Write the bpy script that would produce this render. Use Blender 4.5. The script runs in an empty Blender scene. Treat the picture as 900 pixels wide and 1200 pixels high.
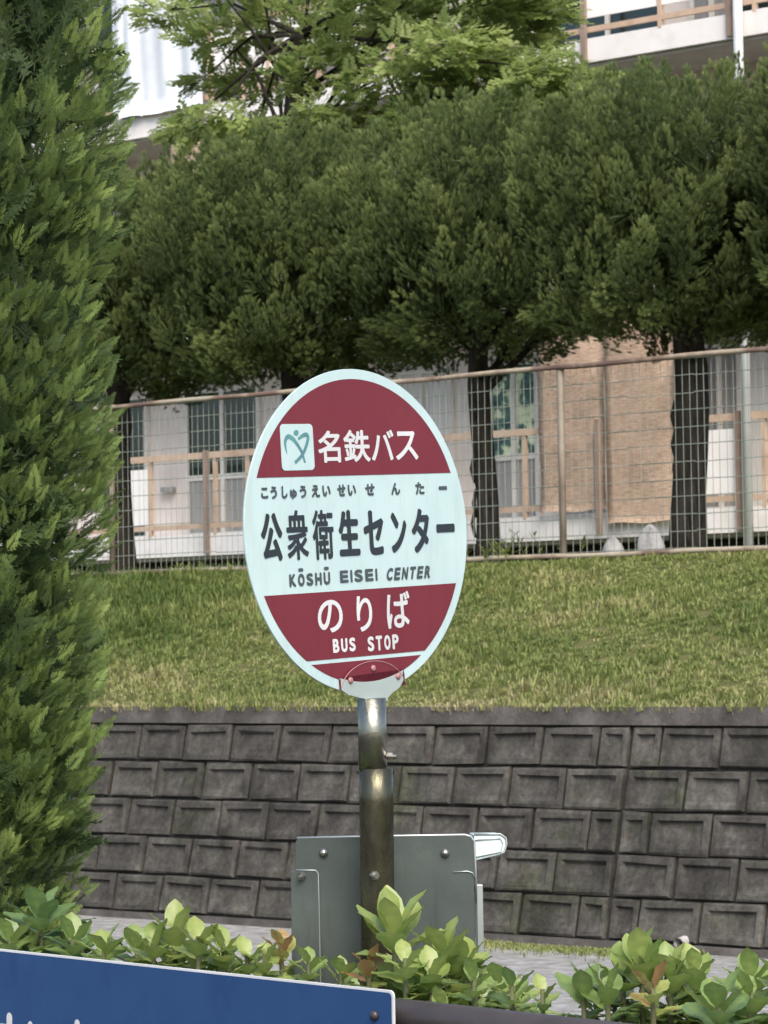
import bpy, math, random
import numpy as np
from mathutils import Vector, Matrix

# ------------------------------------------------------------------ camera, sky, sun
SC = bpy.context.scene
COL = SC.collection
FPX = 3480.0
PITCH = math.atan(163.5 / FPX)
ROLL = 0.015
EYE = np.array([0, 0, 1.80])
_F = np.array([0, math.cos(PITCH), math.sin(PITCH)])
_R0 = np.array([1.0, 0, 0]); _U0 = np.array([0, -math.sin(PITCH), math.cos(PITCH)])
_R = _R0 * math.cos(ROLL) - _U0 * math.sin(ROLL)
_U = _U0 * math.cos(ROLL) + _R0 * math.sin(ROLL)

cam = bpy.data.cameras.new('camera')
cam.sensor_fit = 'VERTICAL'; cam.sensor_height = 24; cam.sensor_width = 18
cam.lens = FPX / 1200 * 24
cam.clip_start = 0.05; cam.clip_end = 2000
cam.dof.use_dof = True; cam.dof.focus_distance = 5.5; cam.dof.aperture_fstop = 18
co = bpy.data.objects.new('camera', cam); COL.objects.link(co)
m = Matrix.Identity(4)
for i in range(3):
    m[i][0] = _R[i]; m[i][1] = _U[i]; m[i][2] = -_F[i]; m[i][3] = EYE[i]
co.matrix_world = m
SC.camera = co

SUN_DIR = Vector((0.14, -0.75, 0.85)).normalized()
wd = bpy.data.worlds.new('World'); SC.world = wd; wd.use_nodes = True
nt = wd.node_tree
sky = nt.nodes.new('ShaderNodeTexSky'); sky.sky_type = 'NISHITA'; sky.sun_disc = False
sky.sun_elevation = math.asin(SUN_DIR.z); sky.sun_rotation = math.atan2(SUN_DIR.x, SUN_DIR.y)
sky.dust_density = 3.0; sky.air_density = 1.0
bg = nt.nodes['Background']; bg.inputs['Strength'].default_value = 0.15
nt.links.new(sky.outputs[0], bg.inputs[0])
sl = bpy.data.lights.new('sun', 'SUN'); sl.energy = 1.8; sl.angle = math.radians(40); sl.color = (1, 0.94, 0.85)
so = bpy.data.objects.new('sun', sl); COL.objects.link(so)
so.rotation_euler = (-SUN_DIR).to_track_quat('-Z', 'Y').to_euler(); so.location = (0, -5, 30)
SC.view_settings.view_transform = 'Standard'; SC.view_settings.look = 'None'
SC.view_settings.exposure = 0.92; SC.view_settings.gamma = 1; SC.view_settings.use_curve_mapping = False

# ------------------------------------------------------------------ coordinates
TH = math.radians(39.4)                       # direction of the wall, fence and building
UW = np.array([math.cos(TH), -math.sin(TH), 0]); NW = np.array([math.sin(TH), math.cos(TH), 0])
TH2 = math.radians(46.8)                      # direction of the road rail
UR = np.array([math.cos(TH2), -math.sin(TH2), 0]); NR = np.array([math.sin(TH2), math.cos(TH2), 0])
Z = np.array([0, 0, 1.0])
def ray(x, y): return _F + _R * (x - 450) / FPX + _U * (600 - y) / FPX
def at_plane(x, y, t, n=NW): d = ray(x, y); return EYE + d * ((t - EYE @ n) / (d @ n))
def at_depth(x, y, dep): return EYE + ray(x, y) * dep
def sz(x, y, t): P = at_plane(x, y, t); return float(P @ UW), float(P[2])
def W(s, t, z): return s * UW + t * NW + z * Z
def tdep(d): return float((EYE + ray(450, 700) * d) @ NW)

# ------------------------------------------------------------------ materials
def nodes_of(name):
    mt = bpy.data.materials.new(name); mt.use_nodes = True
    return mt, mt.node_tree.nodes, mt.node_tree.links, mt.node_tree.nodes['Principled BSDF']
def noise(N, L, scale, detail=6, rough=0.6, coord='Object', stretch=None):
    tc = N.new('ShaderNodeTexCoord'); n = N.new('ShaderNodeTexNoise')
    n.inputs['Scale'].default_value = scale; n.inputs['Detail'].default_value = detail; n.inputs['Roughness'].default_value = rough
    if stretch:
        mp = N.new('ShaderNodeMapping'); mp.inputs['Scale'].default_value = stretch
        L.new(tc.outputs[coord], mp.inputs[0]); L.new(mp.outputs[0], n.inputs['Vector'])
    else: L.new(tc.outputs[coord], n.inputs['Vector'])
    return n
def ramp(N, L, src, stops):
    r = N.new('ShaderNodeValToRGB'); e = r.color_ramp.elements
    while len(e) < len(stops): e.new(0.5)
    for q, (p, c) in zip(e, stops): q.position = p; q.color = (*c, 1)
    L.new(src, r.inputs[0]); return r
def mat(name, stops, scale=8, rough=0.6, metal=0.0, bump=0.0, bscale=60, detail=6, stretch=None, spec=0.5, rvar=0.0):
    mt, N, L, B = nodes_of(name)
    if len(stops) == 3 and not isinstance(stops[0], tuple): stops = [(0.3, tuple(c * .88 for c in stops)), (0.7, tuple(min(1, c * 1.08) for c in stops))]
    n = noise(N, L, scale, detail, stretch=stretch)
    r = ramp(N, L, n.outputs[0], stops); L.new(r.outputs[0], B.inputs['Base Color'])
    B.inputs['Roughness'].default_value = rough; B.inputs['Metallic'].default_value = metal
    B.inputs['Specular IOR Level'].default_value = spec
    if rvar:
        mr = N.new('ShaderNodeMapRange'); mr.inputs['To Min'].default_value = rough - rvar; mr.inputs['To Max'].default_value = rough + rvar
        n3 = noise(N, L, scale * 2.3, 5); L.new(n3.outputs[0], mr.inputs[0]); L.new(mr.outputs[0], B.inputs['Roughness'])
    if bump:
        n2 = noise(N, L, bscale, 8, 0.65, stretch=stretch); b = N.new('ShaderNodeBump'); b.inputs['Strength'].default_value = bump
        b.inputs['Distance'].default_value = 0.02; L.new(n2.outputs[0], b.inputs['Height']); L.new(b.outputs[0], B.inputs['Normal'])
    return mt
def leafmat(name, stops, trans=0.3, rough=0.55, nscale=1.2, namp=0.5, spec=0.25):
    """colour from the per-leaf tint attribute plus slow noise; part of the light passes through"""
    mt, N, L, B = nodes_of(name)
    at = N.new('ShaderNodeAttribute'); at.attribute_name = 'tint'
    n = noise(N, L, nscale, 3)
    ma = N.new('ShaderNodeMath'); ma.operation = 'MULTIPLY_ADD'; ma.inputs[1].default_value = namp; L.new(n.outputs[0], ma.inputs[0])
    s2 = N.new('ShaderNodeMath'); s2.operation = 'SUBTRACT'; L.new(at.outputs['Fac'], s2.inputs[0]); s2.inputs[1].default_value = namp * .5
    L.new(s2.outputs[0], ma.inputs[2])
    r = ramp(N, L, ma.outputs[0], stops)
    L.new(r.outputs[0], B.inputs['Base Color']); B.inputs['Roughness'].default_value = rough; B.inputs['Specular IOR Level'].default_value = spec
    tr = N.new('ShaderNodeBsdfTranslucent'); L.new(r.outputs[0], tr.inputs[0])
    mx = N.new('ShaderNodeMixShader'); mx.inputs[0].default_value = trans
    L.new(B.outputs[0], mx.inputs[1]); L.new(tr.outputs[0], mx.inputs[2])
    L.new(mx.outputs[0], N['Material Output'].inputs[0]); return mt

M = {}
M['sign_red'] = mat('sign_red', [(0.25, (.130, .017, .027)), (0.75, (.165, .023, .034))], 5, .42, spec=.35, bump=.02, bscale=400)
M['sign_white'] = mat('sign_white', [(0.25, (.40, .525, .53)), (0.75, (.47, .60, .60))], 6, .4, spec=.35)
def grime(mt, lo, sc=9, st=(4, 4, .5)):
    """faint rain streaks and dust with a shape of their own"""
    N, L = mt.node_tree.nodes, mt.node_tree.links; B = N['Principled BSDF']; src = B.inputs['Base Color'].links[0].from_socket
    n = noise(N, L, sc, 8, .7, stretch=st); r = ramp(N, L, n.outputs[0], [(0.34, lo), (0.50, (1, 1, 1))])
    mx = N.new('ShaderNodeMix'); mx.data_type = 'RGBA'; mx.blend_type = 'MULTIPLY'; mx.inputs[0].default_value = 1
    L.new(src, mx.inputs[6]); L.new(r.outputs[0], mx.inputs[7]); L.new(mx.outputs[2], B.inputs['Base Color'])
grime(M['sign_red'], (.91, .93, .93)); grime(M['sign_white'], (.93, .925, .90))
M['letter_white'] = mat('letter_white', (.56, .575, .575), 5, .45)
M['letter_black'] = mat('letter_black', (.018, .024, .03), 5, .45)
M['letter_grey'] = mat('letter_grey', (.05, .065, .075), 5, .45)
M['logo_teal'] = mat('logo_teal', [(0.35, (.06, .15, .18)), (0.65, (.10, .27, .27))], 14, .45)
M['galv'] = mat('galvanised_steel', [(0.25, (.20, .20, .165)), (0.6, (.30, .30, .25)), (0.8, (.22, .20, .155))], 22, .24, 0.9, .12, 120, rvar=.08)
M['galv_old'] = mat('weathered_steel_tube', [(0.30, (.050, .046, .030)), (0.5, (.100, .094, .062)), (0.70, (.20, .19, .135))], 16, .28, 0.85, .10, 70, stretch=(1, 1, .35), rvar=.1)
M['board'] = mat('grey_green_sheet_metal', [(0.25, (.042, .055, .050)), (0.55, (.062, .077, .071)), (0.8, (.092, .107, .10))], 7, .45, .25, .05, 200, rvar=.08)
grime(M['board'], (.72, .70, .64), 6, (3, 3, .4))
M['board_edge'] = mat('bare_aluminium_edge', (.40, .44, .43), 12, .35, .7)
M['bracket'] = mat('pale_zinc_plate', [(0.3, (.33, .39, .37)), (0.7, (.40, .46, .44))], 9, .5, .2)
M['bolt_pink'] = mat('pink_bolt_and_highlight', (.34, .17, .17), 60, .35)
M['acrylic'] = mat('pale_acrylic', (.66, .76, .78), 6, .18)
M['bolt'] = mat('bolt_zinc', (.38, .37, .34), 60, .3, .9)
M['blue'] = mat('blue_enamel', [(0.3, (.016, .052, .150)), (0.7, (.022, .064, .172))], 6, .38, spec=.4, bump=.03, bscale=150)
grime(M['blue'], (.80, .84, .88), 5, (2, 2, 1))
M['rail_brown'] = mat('dark_brown_paint', [(0.3, (.030, .026, .026)), (0.7, (.055, .046, .045))], 9, .38, 0, .08, 120)
CONC = [(0.22, (.026, .0255, .0245)), (0.42, (.055, .0535, .050)), (0.58, (.084, .081, .076)), (0.78, (.165, .160, .151))]
def concrete(name, stops, sc, bump, bs):
    mt = mat(name, stops, sc, .92, 0, bump, bs, 10, spec=.2); return mt
def concrete_block():
    """weathered concrete: mottled, with a little tone of its own in each block and pale leached streaks"""
    mt, N, L, B = nodes_of('weathered_block_concrete')
    n = noise(N, L, 5.5, 10, .68); r = ramp(N, L, n.outputs[0], CONC)
    a = N.new('ShaderNodeAttribute'); a.attribute_name = 'tint'
    ra = ramp(N, L, a.outputs['Fac'], [(0, (.80, .78, .75)), (1, (1.16, 1.13, 1.07))])
    mx = N.new('ShaderNodeMix'); mx.data_type = 'RGBA'; mx.blend_type = 'MULTIPLY'; mx.inputs[0].default_value = 1
    L.new(r.outputs[0], mx.inputs[6]); L.new(ra.outputs[0], mx.inputs[7])
    n2 = noise(N, L, 30, 8, .7); rr = ramp(N, L, n2.outputs[0], [(0.25, (.6, .6, .6)), (0.7, (1.3, 1.3, 1.3))])
    m2 = N.new('ShaderNodeMix'); m2.data_type = 'RGBA'; m2.blend_type = 'MULTIPLY'; m2.inputs[0].default_value = 1
    L.new(mx.outputs[2], m2.inputs[6]); L.new(rr.outputs[0], m2.inputs[7])
    n4 = noise(N, L, 2.2, 7, .7, stretch=(2.2, 2.2, .35)); r4 = ramp(N, L, n4.outputs[0], [(0.36, (.66, .66, .65)), (0.52, (1, 1, 1)), (0.66, (1.05, 1.04, 1.0)), (0.74, (1.5, 1.48, 1.42))])
    m3 = N.new('ShaderNodeMix'); m3.data_type = 'RGBA'; m3.blend_type = 'MULTIPLY'; m3.inputs[0].default_value = 1
    L.new(m2.outputs[2], m3.inputs[6]); L.new(r4.outputs[0], m3.inputs[7])
    n6 = noise(N, L, 1.1, 6, .75); r6 = ramp(N, L, n6.outputs[0], [(0.56, (1, 1, 1)), (0.70, (.86, .98, .66))])
    m4 = N.new('ShaderNodeMix'); m4.data_type = 'RGBA'; m4.blend_type = 'MULTIPLY'; m4.inputs[0].default_value = 1
    L.new(m3.outputs[2], m4.inputs[6]); L.new(r6.outputs[0], m4.inputs[7]); m2 = m4
    L.new(m2.outputs[2], B.inputs['Base Color']); B.inputs['Roughness'].default_value = .93; B.inputs['Specular IOR Level'].default_value = .15
    b = N.new('ShaderNodeBump'); b.inputs['Strength'].default_value = .7; b.inputs['Distance'].default_value = .02
    n3 = noise(N, L, 24, 9, .7); L.new(n3.outputs[0], b.inputs['Height']); L.new(b.outputs[0], B.inputs['Normal'])
    return mt
M['block'] = concrete_block()
M['mortar'] = concrete('dark_joint', [(0.3, (.022, .021, .019)), (0.7, (.055, .051, .045))], 9, .5, 60)
M['cap'] = concrete('cap_concrete', [(0.25, (.035, .033, .030)), (0.5, (.068, .063, .057)), (0.78, (.14, .13, .118))], 5, .5, 40)
M['pave'] = concrete('pavement_concrete', [(0.28, (.15, .148, .138)), (0.46, (.25, .245, .23)), (0.56, (.31, .305, .29)), (0.75, (.42, .415, .395))], 9, .8, 40)
M['soil'] = concrete('soil', [(0.3, (.035, .028, .02)), (0.7, (.08, .065, .045))], 5, .8, 30)
M['asphalt'] = concrete('asphalt', [(0.3, (.04, .04, .04)), (0.7, (.06, .06, .06))], 9, .4, 200)
M['bank'] = mat('turf_soil', [(0.3, (.045, .055, .020)), (0.5, (.085, .095, .032)), (0.75, (.15, .125, .065))], 9, .95, 0, .6, 20, spec=.1)
M['rust'] = mat('rusty_cream_paint', [(0.36, (.10, .062, .048)), (0.47, (.16, .105, .08)), (0.56, (.33, .275, .20)), (0.7, (.38, .34, .26))], 1.6, .7, 0, .2, 50, 9)
M['fpost'] = mat('fence_post_paint', [(0.3, (.10, .075, .055)), (0.5, (.19, .155, .115)), (0.75, (.27, .25, .20))], 3, .65, 0, .2, 50, 8)
M['wire'] = mat('green_coated_wire', [(0.3, (.15, .185, .16)), (0.7, (.24, .26, .215))], 4, .6)
M['bwall'] = mat('painted_render', [(0.25, (.52, .46, .42)), (0.6, (.66, .60, .56)), (0.8, (.72, .67, .63))], 1.3, .85, 0, .15, 40)
M['slab'] = mat('pale_slab_concrete', [(0.2, (.55, .51, .49)), (0.5, (.72, .69, .67)), (0.8, (.78, .76, .75))], 2.6, .85, 0, .15, 40)
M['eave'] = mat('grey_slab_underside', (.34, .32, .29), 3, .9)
M['peach'] = mat('peach_steel_paint', [(0.25, (.36, .24, .17)), (0.5, (.50, .36, .26)), (0.75, (.56, .44, .34))], 3.4, .6, 0, .1, 60)
M['brownp'] = mat('brown_steel_paint', [(0.3, (.20, .14, .11)), (0.7, (.30, .22, .175))], 4, .6)
M['panelw'] = mat('white_balcony_panel', [(0.3, (.76, .72, .69)), (0.7, (.84, .82, .80))], 2, .6)
M['frame'] = mat('pale_window_frame', (.60, .58, .54), 5, .45)
M['frost'] = mat('frosted_grey_pane', [(0.3, (.20, .20, .20)), (0.7, (.31, .31, .30))], 2, .35, stretch=(6, 6, .4))
M['pipe'] = mat('grey_drain_pipe', [(0.3, (.58, .61, .61)), (0.7, (.70, .73, .74))], 3, .5)
M['curtain'] = mat('grey_curtain', [(0.3, (.17, .17, .17)), (0.7, (.36, .35, .34))], 1.4, .9, stretch=(16, 16, .3))
M['curtainw'] = mat('white_curtain', [(0.3, (.48, .47, .44)), (0.7, (.66, .66, .63))], 1.4, .9, stretch=(14, 14, .3))
M['print'] = mat('tree_reflection_pane', [(0.36, (.025, .075, .075)), (0.5, (.10, .19, .16)), (0.56, (.50, .58, .36)), (0.66, (.66, .72, .56))], 5.5, .8, detail=2)  # window pane with the reflection of trees painted into its colour
M['sheet'] = mat('white_cotton_sheet', (.66, .70, .74), 2, .9)
M['dark'] = mat('void_shade', (.02, .022, .02), 3, .9)
M['stone'] = concrete('pale_boulder', [(0.3, (.30, .29, .28)), (0.7, (.48, .47, .46))], 7, .6, 30)
M['bark'] = mat('dark_bark', [(0.3, (.018, .016, .013)), (0.7, (.058, .05, .04))], 6, .95, 0, 1.0, 22, stretch=(3, 3, .5), spec=.1)
M['stem'] = mat('shrub_stem', (.10, .105, .045), 20, .8)
def glassmat():
    mt, N, L, B = nodes_of('dark_window_glass'); B.inputs['Base Color'].default_value = (.012, .025, .024, 1)
    B.inputs['Roughness'].default_value = .06; B.inputs['Specular IOR Level'].default_value = .6; return mt
M['glass'] = glassmat()
def reedmat():
    mt, N, L, B = nodes_of('woven_reed'); n = noise(N, L, 9, 6, .7, stretch=(1.2, 1.2, 9))
    r = ramp(N, L, n.outputs[0], [(0.28, (.28, .185, .13)), (0.5, (.58, .42, .31)), (0.72, (.82, .66, .53))])
    n5 = noise(N, L, 1.3, 4, .6); r5 = ramp(N, L, n5.outputs[0], [(0.35, (.66, .64, .62)), (0.65, (1.1, 1.08, 1.06))])
    mx = N.new('ShaderNodeMix'); mx.data_type = 'RGBA'; mx.blend_type = 'MULTIPLY'; mx.inputs[0].default_value = 1
    L.new(r.outputs[0], mx.inputs[6]); L.new(r5.outputs[0], mx.inputs[7]); L.new(mx.outputs[2], B.inputs['Base Color'])
    B.inputs['Roughness'].default_value = .85
    tc = N.new('ShaderNodeTexCoord'); w = N.new('ShaderNodeTexWave'); w.bands_direction = 'Z'; w.inputs['Scale'].default_value = 22; w.inputs['Distortion'].default_value = .6
    L.new(tc.outputs['Object'], w.inputs[0]); b = N.new('ShaderNodeBump'); b.inputs['Strength'].default_value = .6; b.inputs['Distance'].default_value = .02
    L.new(w.outputs[1], b.inputs['Height']); L.new(b.outputs[0], B.inputs['Normal']); return mt
M['reed'] = reedmat()
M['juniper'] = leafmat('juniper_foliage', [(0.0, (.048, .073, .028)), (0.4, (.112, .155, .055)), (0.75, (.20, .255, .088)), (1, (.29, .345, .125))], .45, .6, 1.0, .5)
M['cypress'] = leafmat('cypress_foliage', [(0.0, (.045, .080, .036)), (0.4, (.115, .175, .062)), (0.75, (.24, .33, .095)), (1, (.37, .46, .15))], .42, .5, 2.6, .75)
M['maple'] = leafmat('light_tree_foliage', [(0.0, (.07, .105, .030)), (0.4, (.22, .29, .085)), (0.75, (.36, .44, .15)), (1, (.48, .55, .24))], .55, .5, .8, .4)
M['shrubleaf'] = leafmat('shrub_leaf', [(0.0, (.07, .14, .065)), (0.3, (.15, .24, .085)), (0.6, (.25, .34, .095)), (0.85, (.36, .41, .125)), (1, (.38, .22, .10))], .35, .35, 14, .25, .5)
M['grass'] = leafmat('grass_blade', [(0.0, (.080, .135, .032)), (0.4, (.185, .235, .068)), (0.7, (.31, .33, .12)), (1, (.45, .385, .225))], .35, .6, .7, .5)

# ------------------------------------------------------------------ mesh helpers
def tag(o, label=None, cat=None, group=None, kind=None):
    for k, v in (('label', label), ('category', cat), ('group', group), ('kind', kind)):
        if v: o[k] = v
    return o
def empty(name, loc, label=None, cat=None, group=None):
    o = bpy.data.objects.new(name, None); COL.objects.link(o); o.location = tuple(loc); o.empty_display_size = .1
    return tag(o, label, cat, group)
def origin_of(o):
    p = np.zeros(3)
    while o is not None: p = p + np.array(o.location); o = o.parent
    return p
class MB:
    def __init__(s): s.v = []; s.f = []; s.t = []
    def quad(s, a, b, c, d, t=0.5):
        k = len(s.v); s.v += [a, b, c, d]; s.t += [t] * 4; s.f.append((k, k + 1, k + 2, k + 3)); return s
    def hexa(s, p, t=0.5):
        """eight corners: bottom loop 0-3, top loop 4-7"""
        k = len(s.v); s.v += list(p); s.t += [t] * 8
        for q in ((3, 2, 1, 0), (4, 5, 6, 7), (0, 1, 5, 4), (1, 2, 6, 5), (2, 3, 7, 6), (3, 0, 4, 7)): s.f.append(tuple(k + i for i in q))
        return s
    def box(s, s0, s1, t0, t1, z0, z1):
        return s.hexa([W(s0, t0, z0), W(s1, t0, z0), W(s1, t1, z0), W(s0, t1, z0), W(s0, t0, z1), W(s1, t0, z1), W(s1, t1, z1), W(s0, t1, z1)])
    def obox(s, c, ax, ay, az, hx, hy, hz):
        c = np.asarray(c, float); X = ax * hx; Y = ay * hy; H = az * hz
        return s.hexa([c - X - Y - H, c + X - Y - H, c + X + Y - H, c - X + Y - H, c - X - Y + H, c + X - Y + H, c + X + Y + H, c - X + Y + H])
    def tube(s, pts, rads, n=12, caps=True, t=0.5):
        pts = [np.asarray(p, float) for p in pts]
        if not hasattr(rads, '__len__'): rads = [rads] * len(pts)
        k0 = len(s.v); ref = None
        for i, p in enumerate(pts):
            d = pts[min(i + 1, len(pts) - 1)] - pts[max(i - 1, 0)]; d = d / np.linalg.norm(d)
            if ref is None: ref = np.cross(d, [0, 0, 1.]) if abs(d[2]) < .9 else np.cross(d, [0, 1., 0])
            x = ref - d * (ref @ d); x /= np.linalg.norm(x); y = np.cross(d, x); ref = x
            for j in range(n):
                a = 2 * math.pi * j / n; s.v.append(p + rads[i] * (x * math.cos(a) + y * math.sin(a))); s.t.append(t)
        for i in range(len(pts) - 1):
            for j in range(n):
                s.f.append((k0 + i * n + j, k0 + i * n + (j + 1) % n, k0 + (i + 1) * n + (j + 1) % n, k0 + (i + 1) * n + j))
        if caps:
            s.f.append(tuple(k0 + j for j in reversed(range(n)))); s.f.append(tuple(k0 + (len(pts) - 1) * n + j for j in range(n)))
        return s
    def build(s, name, m, parent=None, smooth=False, tint=False, bevel=0):
        return make(name, np.array(s.v), s.f, m, parent, smooth, np.array(s.t) if tint else None, bevel)
def make(name, V, F, m, parent=None, smooth=False, tint=None, bevel=0):
    me = bpy.data.meshes.new(name)
    V = np.asarray(V, float) - (origin_of(parent) if parent is not None else 0)
    if isinstance(F, np.ndarray):
        nv, nf, k = len(V), len(F), F.shape[1]
        me.vertices.add(nv); me.vertices.foreach_set('co', V.astype(np.float32).ravel())
        me.loops.add(nf * k); me.loops.foreach_set('vertex_index', F.astype(np.int32).ravel())
        me.polygons.add(nf); me.polygons.foreach_set('loop_start', np.arange(0, nf * k, k, dtype=np.int32))
        me.update(calc_edges=True)
    else: me.from_pydata([tuple(v) for v in V], [], F); me.update()
    if tint is not None:
        a = me.attributes.new('tint', 'FLOAT', 'POINT'); a.data.foreach_set('value', np.asarray(tint, np.float32))
    if smooth: me.polygons.foreach_set('use_smooth', np.ones(len(me.polygons), bool))
    me.materials.append(m)
    o = bpy.data.objects.new(name, me); COL.objects.link(o)
    if parent is not None: o.parent = parent
    if bevel:
        b = o.modifiers.new('bevel', 'BEVEL'); b.width = bevel; b.segments = 2; b.limit_method = 'ANGLE'
    return o
def root_of(o, parent_loc): return o
def copy_tree(o, parent=None):
    c = o.copy(); COL.objects.link(c); c.parent = parent
    for ch in list(o.children): copy_tree(ch, c)
    return c
def unit(v): return v / (np.linalg.norm(v, axis=-1, keepdims=True) + 1e-9)
def scatter(tmpl, C, D, S, rng, tint, roll=None, up=None):
    """place copies of a small leaf template (axis along its z) at points C along directions D"""
    V, Q, tv = tmpl; N = len(C); D = unit(D)
    r = rng.normal(size=(N, 3)) if up is None else up
    X = unit(np.cross(D, r)); Y = np.cross(D, X)
    S = np.broadcast_to(np.asarray(S, float), (N,))
    P = C[:, None] + S[:, None, None] * (V[None, :, 0, None] * X[:, None] + V[None, :, 1, None] * Y[:, None] + V[None, :, 2, None] * D[:, None])
    F = Q[None] + (np.arange(N) * len(V))[:, None, None]
    T = tint[:, None] + tv[None]
    return P.reshape(-1, 3), F.reshape(-1, 4), T.reshape(-1)
def join(parts):
    Vs, Fs, Ts = [], [], []; k = 0
    for V, F, T in parts: Vs.append(V); Fs.append(F + k); Ts.append(T); k += len(V)
    return np.concatenate(Vs), np.concatenate(Fs), np.concatenate(Ts)
def leaflet(V, Q, T, p, d, side, L, w, t0, t1):
    k = len(V); p = np.array(p, float)
    V += [p, p + d * L * .45 + side * w, p + d * L, p + d * L * .45 - side * w]; Q.append((k, k + 1, k + 2, k + 3)); T += [t0, (t0 + t1) / 2, t1, (t0 + t1) / 2]
def fin(V, Q, T): return np.array(V), np.array(Q), np.array(T)

# ------------------------------------------------------------------ ground
t_w = tdep(19.0)                    # foot of the retaining wall
BAT = 0.25                          # batter of the wall
z_top = 1.8 - (828 - 763) / FPX * 19.45
wall_h = z_top
t_top = t_w + BAT * z_top
t_f = tdep(25.0)                    # fence
z_f = 1.8 + (763 - 666) / FPX * 25.0
S0, S1 = -60.0, 45.0
def sheet(name, prof, m, s0=S0, s1=S1, kind='structure', ns=1):
    b = MB()
    for i in range(ns):
        a0 = s0 + (s1 - s0) * i / ns; a1 = s0 + (s1 - s0) * (i + 1) / ns
        for (ta, za), (tb, zb) in zip(prof[:-1], prof[1:]): b.quad(W(a0, ta, za), W(a1, ta, za), W(a1, tb, zb), W(a0, tb, zb))
    return tag(b.build(name, m), kind=kind)
sheet('ground', [(-900, -.06), (900, -.06)], M['soil'], -900, 900)
sheet('road', [(-30, .18), (1.6, .18), (1.6, -.05)], M['asphalt'])
sheet('planting_bed', [(1.6, -.05), (1.6, .32), (7.5, .30), (8.2, 0.0)], M['soil'])
sheet('pavement', [(8.2, 0.004), (t_w + .02, .004)], M['pave'])
sheet('grass_bank', [(t_top + .06, z_top - .02), (t_top + 2.3, z_top + .62), (t_f - .2, z_f - .02), (t_f + .25, z_f), (t_f + 3.5, z_f - .06), (t_f + 60, z_f - .08)], M['bank'])

# ------------------------------------------------------------------ retaining wall
rng = np.random.default_rng(5)
rw = empty('retaining_wall', W(0, t_w, 0), 'dark weathered concrete block retaining wall under the grass bank', 'wall')
def WP(s, h, d): return W(s, t_w + BAT * h - d, h)        # h up the wall, d proud of it
ROWS = 5; CAPH = 0.115; BASE = 0.045
RH = (wall_h - CAPH - BASE) / ROWS; BW = 0.437
seam = None
bl = MB()
s_seam_top, _z = sz(739, 848, t_w + BAT * (wall_h - CAPH))
def block(s0, s1, h0, h1):
    g = .012; tn = float(rng.uniform(0, 1)); j = rng.normal(0, .003, 4)
    s0 += g + j[0]; s1 -= g - j[1]; h0 += .010 + j[2] * .5; h1 -= .008
    p = .0 + float(rng.normal(0, .005)); bx = .038; by0 = .036; by1 = .058
    if s1 - s0 < .3: bx = .03
    loops = [[(s0, h0, -.06), (s1, h0, -.06), (s1, h1, -.06), (s0, h1, -.06)],
             [(s0, h0, p - .012), (s1, h0, p - .012), (s1, h1, p - .012), (s0, h1, p - .012)],
             [(s0 + .01, h0 + .01, p), (s1 - .01, h0 + .01, p), (s1 - .01, h1 - .01, p), (s0 + .01, h1 - .01, p)],
             [(s0 + bx, h0 + by0, p), (s1 - bx, h0 + by0, p), (s1 - bx, h1 - by1 + .018, p), (s0 + bx, h1 - by1 + .018, p)],
             [(s0 + bx + .022, h0 + by0 + .028, p - .012), (s1 - bx - .022, h0 + by0 + .028, p - .012), (s1 - bx - .018, h1 - by1 + .004, p - .028), (s0 + bx + .018, h1 - by1 + .004, p - .028)]]
    k = len(bl.v)
    for lp in loops:
        for q in lp: bl.v.append(WP(q[0] + rng.normal(0, .004), q[1] + rng.normal(0, .004), q[2] + rng.normal(0, .0015))); bl.t.append(tn)
    for a in range(len(loops) - 1):
        for i in range(4):
            j2 = (i + 1) % 4; bl.f.append((k + a * 4 + i, k + a * 4 + j2, k + a * 4 + 4 + j2, k + a * 4 + 4 + i))
    bl.f.append(tuple(k + 16 + i for i in range(4)))
for r in range(ROWS):
    h1 = wall_h - CAPH - r * RH; h0 = h1 - RH; half = (r % 2 == 0)
    for sg in (-1, 1):
        s = s_seam_top + sg * .004; first = True
        for _ in range(60 if sg < 0 else 30):
            w = BW * .5 if (half and first) else BW
            first = False; a, b = (s, s + w) if sg > 0 else (s - w, s)
            block(a, b, h0, h1); s += sg * w
bl.build('block_face', M['block'], rw, tint=True)
mb = MB(); mb.hexa([WP(S0, -.1, -.5), WP(S1, -.1, -.5), WP(S1, -.1, -.042), WP(S0, -.1, -.042), WP(S0, wall_h - .03, -.5), WP(S1, wall_h - .03, -.5), WP(S1, wall_h - .03, -.042), WP(S0, wall_h - .03, -.042)]); mb.build('mortar_bed', M['mortar'], rw)
mb = MB()
ns = 90
for i in range(ns):
    a = S0 / 3 + (S1 / 3 - S0 / 3) * i / ns; b = S0 / 3 + (S1 / 3 - S0 / 3) * (i + 1) / ns
    mb.hexa([WP(a, wall_h - CAPH + .006, -.3), WP(b - .002, wall_h - CAPH + .006, -.3), WP(b - .002, wall_h - CAPH + .006, .004), WP(a, wall_h - CAPH + .006, .004),
             WP(a, wall_h, -.3), WP(b - .002, wall_h, -.3), WP(b - .002, wall_h, .0), WP(a, wall_h, .0)])
mb.build('cap', M['cap'], rw)
mb = MB(); mb.hexa([WP(S0, -.08, -.3), WP(S1, -.08, -.3), WP(S1, -.08, .06), WP(S0, -.08, .06), WP(S0, BASE, -.3), WP(S1, BASE, -.3), WP(S1, BASE, .04), WP(S0, BASE, .04)]); mb.build('footing', M['cap'], rw)
pw = at_plane(803, 1101, t_w + .03)
mb = MB(); mb.tube([pw + NW * .1, pw - NW * .07 - Z * .02], [.035, .035], 14, False); mb.tube([pw + NW * .1, pw - NW * .068 - Z * .02], [.028, .028], 14, False)
mb.build('weep_pipe', M['stone'], rw, True)

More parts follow.
